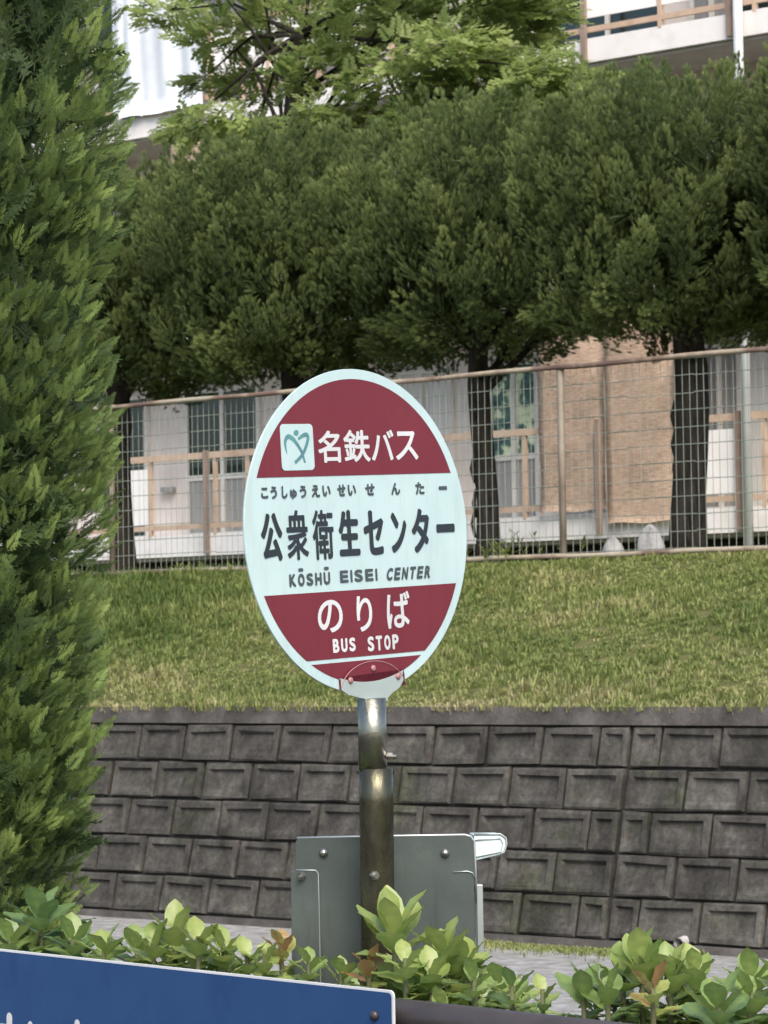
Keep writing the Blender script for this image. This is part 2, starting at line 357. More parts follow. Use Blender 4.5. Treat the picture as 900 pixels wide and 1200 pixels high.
# ------------------------------------------------------------------ grass
def blades(name, n, fpos, hmin, hmax, wid, tintf, seed, label, clump=0):
    g = np.random.default_rng(seed); cl = np.zeros(n); ca = None
    if clump:                                              # tufts: blades share a foot and fan out from it
        m_ = n // clump; s, t, z = fpos(g, m_); s, t, z = (np.repeat(q, clump) for q in (s, t, z)); n = m_ * clump
        cl = np.repeat(g.normal(0, 1, m_), clump); oa = g.uniform(0, 6.283, n); orr = np.abs(g.normal(0, .024, n)) * np.repeat(g.uniform(.5, 1.6, m_), clump)
        s = s + np.cos(oa) * orr; t = t + np.sin(oa) * orr * .9; z = z + np.sin(oa) * orr * .3; ca = oa
    else: s, t, z = fpos(g, n)
    base = s[:, None] * UW + t[:, None] * NW + z[:, None] * Z
    h = g.uniform(hmin, hmax, n) * (1 + .5 * (np.sin(s * 2.1 + t) * np.sin(t * 2.7 - s * .6)) + .9 * np.clip((-15.2 - s) / 1.5, 0, 1))
    a = g.uniform(0, 2 * math.pi, n) if ca is None else ca - TH + g.normal(0, .5, n); h = h * (1 + .28 * cl).clip(.35, 2); lean = g.uniform(.15, 1.0, n)
    d = np.stack([np.cos(a), np.sin(a), np.zeros(n)], 1); w = np.stack([-np.sin(a), np.cos(a), np.zeros(n)], 1) * (wid * g.uniform(.6, 1.4, n))[:, None]
    mid = base + d * (h * lean * .35)[:, None] + Z * (h * .6)[:, None]; tip = base + d * (h * lean)[:, None] + Z * (h * (1 - lean * .35))[:, None]
    V = np.stack([base - w, base + w, mid + w * .7, mid - w * .7, tip + w * .1, tip - w * .1], 1).reshape(-1, 3)
    k = np.arange(n) * 6
    F = np.concatenate([np.stack([k, k + 1, k + 2, k + 3], 1), np.stack([k + 3, k + 2, k + 4, k + 5], 1)])
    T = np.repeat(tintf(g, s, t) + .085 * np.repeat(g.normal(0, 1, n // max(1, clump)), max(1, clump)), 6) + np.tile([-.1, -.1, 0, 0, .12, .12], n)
    return tag(make(name, V, F, M['grass'], None, False, T), label, 'grass', kind='stuff')
def bank_pos(g, n):
    v = g.uniform(0, 1, n) ** 1.0; t = t_top - .02 + v * (t_f + .5 - t_top - .03)
    zz = np.interp(t, [t_top + .06, t_top + 2.3, t_f - .2, t_f + .25, t_f + 3], [z_top - .02, z_top + .62, z_f - .02, z_f, z_f - .06])
    s = g.uniform(-21.5, -7.0, n) ; return s, t, zz
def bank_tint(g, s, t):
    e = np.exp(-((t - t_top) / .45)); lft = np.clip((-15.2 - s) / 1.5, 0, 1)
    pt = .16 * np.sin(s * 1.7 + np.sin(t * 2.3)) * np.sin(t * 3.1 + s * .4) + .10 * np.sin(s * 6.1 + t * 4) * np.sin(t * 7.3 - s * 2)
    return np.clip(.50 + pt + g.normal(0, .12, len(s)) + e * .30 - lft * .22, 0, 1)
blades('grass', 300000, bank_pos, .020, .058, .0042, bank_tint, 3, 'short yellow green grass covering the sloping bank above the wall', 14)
def foot_pos(g, n):
    s = g.uniform(sz(565, 1105, t_w)[0], sz(840, 1115, t_w)[0], n); t = t_w - .12 - np.abs(g.normal(0, .16, n)); return s, t, np.full(n, .0)
blades('grass_fringe', 5000, foot_pos, .02, .055, .004, lambda g, s, t: g.uniform(.3, .8, len(s)), 8, 'mossy fringe of grass on pavement at foot of block wall')

# ------------------------------------------------------------------ mesh fence
fe = empty('mesh_fence', W(-13, t_f, z_f), 'rusty cream and green wire mesh fence along top of grass bank', 'fence')
_, ft = sz(450, 449, t_f); FH = ft - z_f
def fpost(px):
    s, _z = sz(px, 560, t_f)
    MB().tube([W(s, t_f, z_f - .3), W(s, t_f, z_f + FH + .03)], .027, 12).build('post', M['fpost'], fe, True)
    return s
sA = fpost(131); sB = fpost(659); sC = sB + (sB - sA); sD = sA - (sB - sA)
for s in (sC, sD): MB().tube([W(s, t_f, z_f - .3), W(s, t_f, z_f + FH + .03)], .030, 12).build('post', M['fpost'], fe, True)
for z in (z_f + FH, z_f + .045):
    n = 40; MB().tube([W(sD + (sC - sD) * i / n, t_f - .02, z + .005 * math.sin(i * 1.3)) for i in range(n + 1)], .021, 10).build('top_rail' if z > z_f + 1 else 'bottom_rail', M['rust'], fe, True)
wm = MB()
def wire(a, b, r):
    d = unit(b - a); x = np.cross(d, NW); k = len(wm.v)
    for p in (a, b):
        for c in (-x * r, NW * r, x * r, -NW * r): wm.v.append(p + c); wm.t.append(.5)
    for j in range(4): wm.f.append((k + j, k + (j + 1) % 4, k + 4 + (j + 1) % 4, k + 4 + j))
ns = int((sC - sD) / .067); random.seed(3)
for i in range(ns):
    s = sD + (i + .5) * .067 + random.gauss(0, .002); wire(W(s, t_f + .012, z_f + .05), W(s, t_f + .012, z_f + FH), .0030)
k = 0
while .05 + k * .135 < FH:
    z = z_f + .07 + k * .135; k += 1
    for i in range(24): wire(W(sD + (sC - sD) * i / 24, t_f + .018, z + random.gauss(0, .004)), W(sD + (sC - sD) * (i + 1) / 24, t_f + .018, z + random.gauss(0, .004)), .0036)
wm.build('wire_mesh', M['wire'], fe)

# ------------------------------------------------------------------ apartment building
t_b = tdep(36.0)
bd = empty('apartment_building', W(-16, t_b, z_f), 'pale apartment block with peach railed balconies behind the clipped conifers', 'building')
def bx(pxl, pxr, yt, yb, ta, tb, mb=None, t=None):
    """a box whose front face covers that piece of the facade plane"""
    tt = ta if t is None else t
    xm = (pxl + pxr) / 2; s0 = sz(pxl, (yt + yb) / 2, tt)[0]; s1 = sz(pxr, (yt + yb) / 2, tt)[0]
    z1 = sz(xm, yt, tt)[1]; z0 = sz(xm, yb, tt)[1]
    mb = mb or MB(); mb.box(s0, s1, ta, tb, z0, z1); return mb
zg0 = sz(700, 631, t_b)[1]; zg1 = sz(700, 603, t_b)[1]; z30 = sz(702, 71, t_b)[1]; z31 = sz(702, 42.5, t_b)[1]
FLH = (z30 - zg0) / 2; SLH = ((zg1 - zg0) + (z31 - z30)) / 2
BS0 = sz(-200, 500, t_b)[0]; BS1 = sz(1500, 500, t_b)[0]
DEEP = 1.15; t_wall = t_b + DEEP
floors = [zg0 + FLH * i for i in range(4)]
MB().box(BS0 + .2, BS1 - .2, t_wall, t_wall + 7, z_f + .3, floors[3] + FLH + .2).build('wall', M['bwall'], bd)
MB().box(BS0 - .2, BS1 + .2, t_b - .3, t_wall + 7.3, floors[3] + FLH + .203, floors[3] + FLH + .5).build('roof', M['slab'], bd)
MB().box(BS0 + .4, BS1 - .4, t_b + .5, t_wall - .004, z_f - .2, zg0 - .004).build('foundation', M['dark'], bd)  # near-black colour stands in for the shade in the void under the balcony
# the pieces of the railings, from the bays that can be seen
s_ = lambda px, y=540: sz(px, y, t_b)[0]
bays = [s_(152), s_(247), s_(289), s_(465), s_(532), s_(614), s_(706), s_(867), s_(897)]
z_rail = sz(230, 531, t_b)[1]; rail_h = z_rail - zg1
zr0 = zg1 + .06
for i, z0 in enumerate(floors):
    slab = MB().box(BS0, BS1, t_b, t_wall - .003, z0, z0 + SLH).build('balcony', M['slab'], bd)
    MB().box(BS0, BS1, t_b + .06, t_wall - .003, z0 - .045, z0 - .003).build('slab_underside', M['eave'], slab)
    b = MB(); zt = z0 + SLH + rail_h
    b.box(BS0 + .02, BS1 - .02, t_b - .01, t_b + .05, zt - .082, zt)
    b.box(BS0 + .02, BS1 - .02, t_b + .0, t_b + .04, z0 + SLH + .07, z0 + SLH + .135)
    b.build('hand_rail', M['peach'], slab)
    for k, s in enumerate([s_(175), s_(251), s_(289), s_(320), s_(380), s_(465), s_(519), s_(614), s_(783), s_(895)] + [BS0 + .1 + 1.3 * j for j in range(3)] + [s_(960), s_(1050), s_(1150), s_(1250), s_(1380)]):
        MB().box(s - .026, s + .026, t_b - .004, t_b + .046, z0 + SLH - .02, zt - .083).build('baluster', M['peach'], slab)
    for s in (s_(243), s_(702) if i == 0 else s_(695), s_(867), s_(-40), s_(1120)):
        ex = .13 if i == 0 and abs(s - s_(702)) < .02 else 0; s += ex * .8; MB().box(s - .034, s + .034, t_b - .055 - ex, t_b - .012 - ex, z0 + .02, zt + .02 if i != 3 else zt - .1).build('bracket_post', M['brownp'], slab)
    if i == 0: pan = [(152, 173), (823, 865), (905, 990)]
    else: pan = [(-150, -20), (247, 430), (440, 600), (690, 779), (784, 855), (876, 1040)]
    if i == 2: pan = [(-150, -20), (247, 430), (692, 779), (784, 855), (876, 1040)]
    for pa, pb in pan:
        zb = z0 + SLH + (.24 if i else .15); MB().box(s_(pa), s_(pb), t_b + .012, t_b + .03, zb, zt - .17 if i == 0 else zt - .084).build('panel', M['panelw'], slab)
    # drying pole under the slab above
    d = MB(); zz = z0 + FLH - .26
    d.tube([W(s_(212), t_b + .15, zz), W(s_(318), t_b + .15, zz + .01)], .019, 8); d2 = MB(); d2.tube([W(s_(562), t_b + .15, zz), W(s_(600), t_b + .15, zz)], .019, 8); d2.build('drying_pole', M['panelw'], slab)
    d.box(s_(232) - .012, s_(232) + .012, t_b + .13, t_b + .17, zz - .22, z0 + FLH - .05); d.box(s_(300) - .012, s_(300) + .012, t_b + .13, t_b + .17, zz - .05, z0 + FLH - .05)
    d.build('drying_pole', M['panelw'], slab)
# windows
def window(s0, s1, z0, z1, upper, lower, split, mull=True, ydiv=None):
    f = MB(); th = .045; ta, tb_ = t_wall - .07, t_wall - .002
    f.box(s0, s1, ta, tb_, z1 - th, z1); f.box(s0, s1, ta, tb_, z0, z0 + th)
    f.box(s0, s0 + th, ta + .001, tb_, z0 + th, z1 - th); f.box(s1 - th, s1, ta + .001, tb_, z0 + th, z1 - th)
    if mull: c = (s0 + s1) / 2; f.box(c - .03, c + .03, ta + .002, tb_, z0 + th, z1 - th)
    zs = z0 + (z1 - z0) * split
    if split > 0: f.box(s0 + th, s1 - th, ta + .012, tb_, zs - .035, zs + .035)
    w = f.build('window', M['frame'], bd)
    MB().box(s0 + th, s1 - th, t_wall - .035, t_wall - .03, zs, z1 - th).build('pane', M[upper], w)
    if split > 0: MB().box(s0 + th, s1 - th, t_wall - .035, t_wall - .03, z0 + th, zs).build('pane', M[lower], w)
sw = lambda px: sz(px, 520, t_wall)[0]
wins = [(120, 176, 'glass', 'glass', 0), (221, 307, 'glass', 'frost', .40), (330, 420, 'curtain', 'frost', .40), (462, 533, 'curtainw', 'frost', .42),
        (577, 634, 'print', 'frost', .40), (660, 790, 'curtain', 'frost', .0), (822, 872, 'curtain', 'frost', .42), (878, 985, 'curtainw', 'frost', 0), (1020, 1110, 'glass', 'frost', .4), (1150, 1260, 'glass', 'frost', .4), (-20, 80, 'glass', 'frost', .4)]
for i, z0 in enumerate(floors):
    for (a, b, u_, l_, sp) in wins:
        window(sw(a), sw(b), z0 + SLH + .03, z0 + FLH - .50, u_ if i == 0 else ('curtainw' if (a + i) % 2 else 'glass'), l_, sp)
sp_ = sz(875, 520, t_b - .1)[0]
MB().tube([W(sp_, t_b - .1, z_f - .2), W(sp_, t_b - .1, floors[3] + FLH)], .055, 16).build('drain_pipe', M['pipe'], bd, True)
# little dark stains and fittings on the pier beside the ground floor window
mb = MB(); P = at_plane(197, 574, t_wall - .05); mb.obox(P, UW, NW, Z, .10, .05, .035); mb.build('meter_box', M['frost'], bd)
# reed blinds and bed sheet
def hung(name, m, x0, x1, yt, yb, t, nx, nz, fx, amp, label, cat, thick=.01, group=None):
    s0, s1 = sz(x0, (yt + yb) / 2, t)[0], sz(x1, (yt + yb) / 2, t)[0]; z1, z0 = sz((x0 + x1) / 2, yt, t)[1], sz((x0 + x1) / 2, yb, t)[1]
    V = []; F = []
    for side in (0, 1):
        for j in range(nz + 1):
            for i in range(nx + 1):
                a, b = i / nx, j / nz
                V.append(W(s0 + (s1 - s0) * a + .012 * math.sin(b * 7 + a), t + side * thick + fx(a, b) * amp, z0 + (z1 - z0) * b + .012 * math.sin(a * 9)))
    n = (nx + 1) * (nz + 1)
    for j in range(nz):
        for i in range(nx):
            k = j * (nx + 1) + i; F.append((k, k + 1, k + nx + 2, k + nx + 1)); F.append((n + k + nx + 1, n + k + nx + 2, n + k + 1, n + k))
    for j in range(nz):
        for k in (j * (nx + 1), j * (nx + 1) + nx): F.append((k, k + nx + 1, n + k + nx + 1, n + k))
    for i in range(nx):
        for k in (i, nz * (nx + 1) + i): F.append((k, k + 1, n + k + 1, n + k))
    c = W(s0, t, z0); r = empty('x', c); o = make(name, np.array(V), F, m, r, True); o.parent = None; o.location = tuple(c); bpy.data.objects.remove(r)
    return tag(o, label, cat, group)
bf = lambda a, b: math.sin(a * 5 + b * 2.2) * .6 + math.sin(b * 11 + a * 3) * .4
zb2 = floors[1]; xt = 404
g = 'reed blinds hung from the balconies'
hung('reed_blind', M['reed'], 631, 709, 388, 599, t_b - .09, 10, 24, bf, .03, 'narrow tan reed blind hanging beside the fence post', 'blind', group=g)
hung('reed_blind', M['reed'], 709, 793, 374, 612, t_b - .11, 10, 24, bf, .03, 'wide tan reed blind hanging above the two pale boulders', 'blind', group=g)
hung('reed_blind', M['reed'], 200, 256, 162, 330, t_b - .07, 10, 20, bf, .014, 'tan reed blind on the middle floor just below the white sheet', 'blind', group=g)
hung('bed_sheet', M['sheet'], 130, 237, -60, 132, t_b - .09, 60, 10, lambda a, b: math.sin(a * 37 + 2.2 * math.sin(a * 5) + math.sin(b * 3)) * .6 + math.sin(a * 17 + 1 + b) * .9, .02, 'large white sheet hung in folds over the upper balcony', 'sheet', .004)

# boulders behind the fence
def boulder(px, py, wpx, hpx, label, seed):
    t = t_f + .45; P = at_plane(px, py + 6, t); k = FPX / float((P - EYE) @ _F); rx = wpx / k / 2; rz = hpx / k
    g = np.random.default_rng(seed); V = []; F = []; nu, nv = 18, 10; ph = g.uniform(0, 6, 6)
    for j in range(nv + 1):
        for i in range(nu):
            a = 2 * math.pi * i / nu; e = -.5 + (math.pi / 2 + .5) * j / nv
            r = 1 + .10 * math.sin(2 * a + ph[0]) + .07 * math.sin(3 * a + e * 3 + ph[1]) + .05 * math.sin(5 * a + 4 * e + ph[2])
            V.append(P + UW * math.cos(a) * math.cos(e) * rx * r + NW * math.sin(a) * math.cos(e) * rx * .8 * r + Z * math.sin(e) * rz * r)
    for j in range(nv):
        for i in range(nu): k2 = j * nu; F.append((k2 + i, k2 + (i + 1) % nu, k2 + nu + (i + 1) % nu, k2 + nu + i))
    r = empty('x', P); o = make('boulder', np.array(V), F, M['stone'], r, True); o.parent = None; o.location = tuple(P); bpy.data.objects.remove(r)
    tag(o, label, 'boulder', 'boulders at the foot of the fence')
boulder(718, 645, 31, 20, 'smaller low pale boulder behind the mesh fence', 1)
boulder(763, 645, 34, 32, 'taller pale boulder nearer the thick juniper trunk', 2)

# weeds behind the fence
def weed(px, t, z, h, n, seed, label):
    g = np.random.default_rng(seed); s = sz(px, 640, t)[0]; base = W(s, t, z); r = empty('weed', base, label, 'weed', 'tall weeds at the fence')
    V, Q, T = [], [], []
    st = MB()
    for k in range(n):
        d = unit(np.array([g.normal(0, .3), g.normal(0, .3), 1.])); L = h * g.uniform(.6, 1); b0 = base + UW * g.normal(0, .14)
        st.tube([b0, b0 + d * L], [.004, .002], 5)
        for i in range(12):
            a = g.uniform(0, 6.28); dd = unit(np.array([math.cos(a), math.sin(a), g.uniform(.3, 1.2)])); leaflet(V, Q, T, b0 + d * L * g.uniform(.2, 1), dd, unit(np.cross(dd, [0, 0, 1.])), g.uniform(.05, .12), .010, .3, .6)
    make('foliage', np.array(V), np.array(Q), M['grass'], r, False, np.array(T)); st.build('stem', M['stem'], r)
weed(602, t_f + .2, z_f, .30, 4, 1, 'leafy weed behind the fence right of the narrow trunk')
weed(640, t_f + .25, z_f, .30, 4, 2, 'leafy weed behind the fence beside the rusty post')
weed(225, t_f + .2, z_f, .12, 4, 3, 'low weed behind the fence under the dark balcony void')
weed(575, t_f - .12, z_f, .14, 5, 4, 'low weed before the fence close to the round sign')

# ------------------------------------------------------------------ clipped junipers
def lobe_points(g, c, ax, L, r, n):
    """points and outward directions on a flame shaped lobe"""
    a = g.uniform(0, 2 * math.pi, n); v = g.uniform(0, 1, n) ** .8
    ref = unit(np.cross(ax, [.31, .95, .1])); y = np.cross(ax, ref)
    rr = r * np.sin(np.clip(v * .86 + .14, 0, 1) * math.pi) ** .7 * g.uniform(.75, 1.05, n)
    rad = np.cos(a)[:, None] * ref + np.sin(a)[:, None] * y
    return c + ax * ((v - .35) * L)[:, None] + rad * rr[:, None], rad, v
V, Q, T = [], [], []; g = np.random.default_rng(1)
for i in range(15):
    a = i * 2.4; o = np.array([math.cos(a), math.sin(a), 0]); z = i / 15 * .75
    d = unit(o * (.6 - z * .6) + Z); leaflet(V, Q, T, o * .03 + Z * z * .6, d, unit(np.cross(d, o + Z * .2)), .40 + .22 * g.uniform(), .042, -.12, .18)
TUFT = fin(V, Q, T)
def juniper(seed):
    g = np.random.default_rng(seed); parts = []
    RX, HZ = 1.34, 1.02; lob = []
    while len(lob) < 380:
        e = unit(g.normal(size=3))
        if e[2] < -.93: continue
        f = 1 / (abs(e[0]) ** 3.6 + abs(e[1]) ** 3.6 + abs(e[2]) ** 3.6) ** (1 / 3.6)
        c = np.array([e[0] * RX, e[1] * RX * .82, e[2] * HZ]) * f * g.uniform(.74, .98); c[:2] *= 1 - .09 * max(0, -c[2] / HZ)
        lob.append((c, e))
    for c, e in lob:
        ax = unit(np.array([e[0] * .32 + g.normal(0, .12), e[1] * .32 + g.normal(0, .12), 1.0])) if e[2] > -.6 else unit(np.array([e[0], e[1], .35 + g.normal(0, .3)]))
        L = g.uniform(.28, .58) * (1.2 if e[2] > .6 else 1); r = g.uniform(.075, .15); base = g.uniform(.22, .70)
        P, rad, v = lobe_points(g, c, ax, L, r, 92)
        D = rad * (.55 - v * .35)[:, None] + ax * 1.0 + g.normal(0, .25, P.shape)
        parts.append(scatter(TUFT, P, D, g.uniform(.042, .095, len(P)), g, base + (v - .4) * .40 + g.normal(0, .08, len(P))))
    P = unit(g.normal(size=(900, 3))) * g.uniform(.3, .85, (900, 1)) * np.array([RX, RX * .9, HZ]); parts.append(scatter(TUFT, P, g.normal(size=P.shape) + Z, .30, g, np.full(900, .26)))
    return join(parts)
ZC = 1.8 + (763 - 300) / FPX * 26.3
t_j = tdep(26.3)
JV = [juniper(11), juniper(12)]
def jtree(px, label, var, rot, dz=0, trunk=.115, first=None, wid=1.0):
    s = sz(px, 560, t_j)[0]; base = W(s, t_j, z_f)
    r = empty('juniper_tree', base, label, 'tree', 'row of clipped junipers behind the fence')
    V, F, T = JV[var]
    if first is None: cr = make('crown', V + base + Z * (ZC - z_f), F, M['juniper'], r, False, T)
    else: cr = first.copy(); COL.objects.link(cr); cr.parent = r
    cr.rotation_euler = (0, 0, rot); cr.location = (0, 0, dz)
    if first is None: cr.data.transform(Matrix.Translation((0, 0, -(ZC - z_f))))
    cr.location = (0, 0, ZC - z_f + dz); cr.scale = (wid, wid, 1)
    g = np.random.default_rng(var * 7 + int(px)); b = MB(); pts = []; H = ZC - z_f
    for i in range(9):
        q = i / 8; pts.append(base + Z * (q * (H - .1) - .1) + UW * (.035 * math.sin(q * 7 + px)) + NW * .03 * math.sin(q * 5))
    b.tube(pts, [trunk * (1.25 - .25 * min(1, i / 2)) if i < 6 else trunk * (1 - (i - 5) * .16) for i in range(9)], 14)
    for k in range(9):
        a = k * 2.4 + px; q = g.uniform(.55, .8); p0 = base + Z * q * (H - .1); d = UW * math.cos(a) + NW * math.sin(a)
        b.tube([p0, p0 + d * .35 + Z * .32, p0 + d * .8 + Z * .75], [trunk * .42, trunk * .3, trunk * .12], 8)
    for k in range(12):                                     # bark ridges and knots
        q = g.uniform(.0, .5); a = g.uniform(0, 6.28); d = UW * math.cos(a) + NW * math.sin(a); p0 = base + Z * q * H + d * trunk * .8
        b.tube([p0, p0 + Z * .12 + d * .02, p0 + Z * .25], [.01, .020, .008], 6)
    b.build('trunk', M['bark'], r, True)
    return cr
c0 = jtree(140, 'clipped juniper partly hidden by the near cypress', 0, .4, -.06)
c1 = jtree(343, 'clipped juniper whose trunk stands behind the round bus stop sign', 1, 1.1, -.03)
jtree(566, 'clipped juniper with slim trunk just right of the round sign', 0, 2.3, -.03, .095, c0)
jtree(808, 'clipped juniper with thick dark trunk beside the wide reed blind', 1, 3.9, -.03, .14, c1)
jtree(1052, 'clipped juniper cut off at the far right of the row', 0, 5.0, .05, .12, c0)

# ------------------------------------------------------------------ light green tree behind
V, Q, T = [], [], []; g = np.random.default_rng(2)
for i in range(11):
    sd = -1 if i % 2 else 1; p = Z * (.08 + i * .085); d = unit(np.array([sd * .9, g.normal(0, .12), .55])) if i < 10 else Z
    leaflet(V, Q, T, p, d, unit(np.cross(d, [0, 1., 0])), .42 - .015 * i, .105, -.05, .1)
TWIG = fin(V, Q, T)
def light_tree():
    t = tdep(30.0); s = sz(352, 130, t)[0]; zb = z_f + .05; base = W(s, t, zb)
    r = empty('broadleaf_tree', base, 'light green broadleaf tree with layered sprays rising behind the junipers', 'tree')
    g = np.random.default_rng(9); pads = []; b = MB()
    top = sz(352, 40, t)[1]; tr = [base + Z * h + UW * .12 * math.sin(h * 1.1) for h in np.linspace(-.1, top - zb, 10)]
    b.tube(tr, list(np.linspace(.15, .085, 10)), 12)
    targets = [(200, 12, .35), (262, 40, .5), (300, 95, .45), (255, 135, .35), (215, 150, .25), (340, 20, .6), (420, 40, .6), (470, 90, .55), (400, 130, .5), (330, 165, .35), (300, 150, .45), (520, 20, .7), (560, 80, .55), (590, 45, .5), (620, 110, .45), (480, 140, .4),
               (560, 130, .4), (640, 80, .35), (620, 8, .35), (420, -70, .6), (550, -70, .6), (300, -60, .5), (250, -20, .4), (480, -150, .6), (380, -140, .5), (590, 0, .5), (440, 0, .5), (380, 75, .5), (520, 55, .6), (240, 90, .22), (680, 84, .18), (650, 108, .28), (600, 150, .3), (540, 165, .3)]
    for (px, py, sz_) in targets:
        dt = g.uniform(-1.1, 1.0); P = at_plane(px, py, t + dt); c0_ = tr[int(g.integers(6, 10))]
        mid = (P + c0_) / 2 + Z * g.uniform(.05, .3); b.tube([c0_, mid, P], [.028, .018, .006], 7); pads.append((P, sz_, mid))
    b.build('trunk', M['bark'], r, True); parts = []
    for P, w, mid in pads:
        n = int(165 * (w / .5) ** 1.5)
        q = unit(g.normal(size=(n, 3))) * (g.uniform(0, 1, (n, 1)) ** .4); C = P + q * np.array([w * 1.15, w * 1.15, w * .40]) - Z * (np.linalg.norm(q[:, :2], axis=1) ** 2 * w * .22)[:, None]
        out = unit(P - (base + Z * (top - zb) * .9)); D = out * .7 + q * np.array([1, 1, .3]) + g.normal(0, .3, C.shape) - Z * .15
        up = np.tile(Z, (n, 1)) + g.normal(0, .35, (n, 3))
        # template lies in the X axis plane: keep the leaves roughly level
        parts.append(scatter(TWIG, C, D, g.uniform(.16, .27, n), g, np.clip(.52 + q[:, 2] * .18 + g.normal(0, .12, n) + g.normal(0, .06), 0, 1), up=up))
    Vv, F, T = join(parts); make('crown', Vv, F, M['maple'], r, False, T)
light_tree()

# ------------------------------------------------------------------ near cypress
V, Q, T = [], [], []; g = np.random.default_rng(4)
for i in range(11):
    z = .06 + i * .082; L = .40 * (1 - i / 13)
    for sd in (-1, 1):
        d = unit(np.array([sd * .62, g.normal(0, .18), .8])); p = Z * z; sdv = unit(np.cross(d, [0, 1., 0]))
        leaflet(V, Q, T, p, d, sdv, L, .022, -.12, .10)
        if i < 9:
            for q in (.35, .65):
                for s2 in (-1, 1):
                    d2 = unit(d + s2 * sdv * .75); leaflet(V, Q, T, p + d * L * q, d2, unit(np.cross(d2, [0, 1., 0])), L * .36, .017, -.05, .16)
leaflet(V, Q, T, Z * .5, Z, np.array([1., 0, 0]), .5, .03, 0, .2)
SPRAY = fin(V, Q, T)
def cypress():
    P0 = at_depth(-75, 900, 8.0); base = np.array([P0[0], P0[1], 0.15]); r = empty('cypress_tree', base, 'tall bushy green cypress filling the left edge of the photo', 'tree')
    g = np.random.default_rng(21); k = FPX / 8.0; H = 4.6; parts = []
    ys = [-200, 0, 100, 180, 300, 400, 470, 560, 640, 700, 800, 900, 960, 1010, 1060, 1150, 1600]; xs = [182, 176, 180, 180, 160, 152, 150, 158, 150, 142, 138, 144, 134, 116, 106, 90, 60]
    def rad(z): y = 763 - (z - 1.8) * k; return (np.interp(y, ys, xs) + 75) / k
    N = 460
    for i in range(N):
        z = g.uniform(.35, H); a = g.uniform(0, 2 * math.pi); o = np.array([math.cos(a), math.sin(a), 0]); R = rad(z) * (1 if z < H - .8 else max(.15, (H - z) / .8))
        c = base * [1, 1, 0] + o * (R - .15) * g.uniform(.80, 1.0) + Z * z; ax = unit(o * .55 + Z * g.uniform(.7, 1.1))
        L = g.uniform(.30, .48); rr = g.uniform(.09, .14); P, rd, v = lobe_points(g, c - ax * .08, ax, L, rr, 42)
        D = rd * (.6 - v * .4)[:, None] + ax * 1.0 + o * .15 + g.normal(0, .2, P.shape); bt = g.uniform(.26, .68)
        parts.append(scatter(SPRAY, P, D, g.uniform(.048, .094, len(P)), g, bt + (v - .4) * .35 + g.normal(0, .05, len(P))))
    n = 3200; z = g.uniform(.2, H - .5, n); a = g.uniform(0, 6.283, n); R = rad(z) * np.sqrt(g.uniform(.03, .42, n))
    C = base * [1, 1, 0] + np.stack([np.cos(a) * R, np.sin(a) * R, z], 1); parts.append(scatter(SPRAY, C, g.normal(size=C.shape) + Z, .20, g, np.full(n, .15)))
    Vv, F, T = join(parts); make('crown', Vv, F, M['cypress'], r, False, T)
    b = MB(); b.tube([base - Z * .1, base + Z * 2, base + Z * (H - .5)], [.09, .06, .015], 12)
    for i in range(30):
        a = i * 2.4; z = .4 + i * .12; o = np.array([math.cos(a), math.sin(a), .8]); b.tube([base + Z * z, base + Z * z + o * rad(z) * .6], [.018, .005], 6)
    b.build('trunk', M['bark'], r, True)
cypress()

# ------------------------------------------------------------------ bus stop sign
YAW, TILT, RL = 0.82376716, 0.00874833, 0.05117972
_a = np.array([math.cos(YAW), math.sin(YAW), 0]); _n = np.array([-math.sin(YAW), math.cos(YAW), 0]); _b = Z * math.cos(TILT) + _n * math.sin(TILT)
A = _a * math.cos(RL) + _b * math.sin(RL); Bv = _b * math.cos(RL) - _a * math.sin(RL); Nf = -np.cross(Bv, A) * -1
Nf = np.cross(A, Bv)                                    # towards the reader
if Nf @ (EYE - np.array([0, 5.5, 2])) < 0: Nf = -Nf
PC = np.array([-0.04509774, 5.49079293, 2.0239783]); RAD = 0.30
def SP(a, b, d=0.0): return PC + A * (a * RAD) + Bv * (b * RAD) + Nf * d
foot = SP(.075, -1.03); pole_dir = unit(np.array([.004, 0, -1.0])); 
stop = empty('bus_stop_sign', (foot[0] + .01, foot[1], .3), 'round red and white bus stop sign on a weathered steel pole', 'bus stop sign')
def ngon_plate(pts, d0, d1, name, m, parent, bevel=0):
    """flat plate from an outline in the sign's own plane, d0..d1 in front of it"""
    n = len(pts); V = [SP(x, y, d1) for x, y in pts] + [SP(x, y, d0) for x, y in pts]
    F = [tuple(range(n)), tuple(reversed(range(n, 2 * n)))] + [((i + 1) % n, i, n + i, n + (i + 1) % n) for i in range(n)]
    return make(name, np.array(V), F, m, parent, bevel=bevel)
def circ(r, a0=0, a1=2 * math.pi, n=128, end=False): return [(r * math.cos(a0 + (a1 - a0) * i / n), r * math.sin(a0 + (a1 - a0) * i / n)) for i in range(n + (1 if end else 0))]
plate = ngon_plate(circ(1.0), -.004, 0, 'sign_plate', M['sign_white'], stop, .0008)
def segment(b0, b1, r=.938, n=64):
    """slice of the disc between two heights"""
    t0, t1 = math.asin(max(-1, b0 / r)), math.asin(min(1, b1 / r)); right = [(r * math.cos(t0 + (t1 - t0) * i / n), r * math.sin(t0 + (t1 - t0) * i / n)) for i in range(n + 1)]
    return right + [(-x, y) for x, y in reversed(right)]
def clean(p):
    o = []
    for q in p:
        if not o or math.hypot(q[0] - o[-1][0], q[1] - o[-1][1]) > 1e-5: o.append(q)
    if math.hypot(o[0][0] - o[-1][0], o[0][1] - o[-1][1]) < 1e-5: o.pop()
    return o
ngon_plate(clean(segment(.343, .938)), .0004, .0007, 'red_band', M['sign_red'], plate)
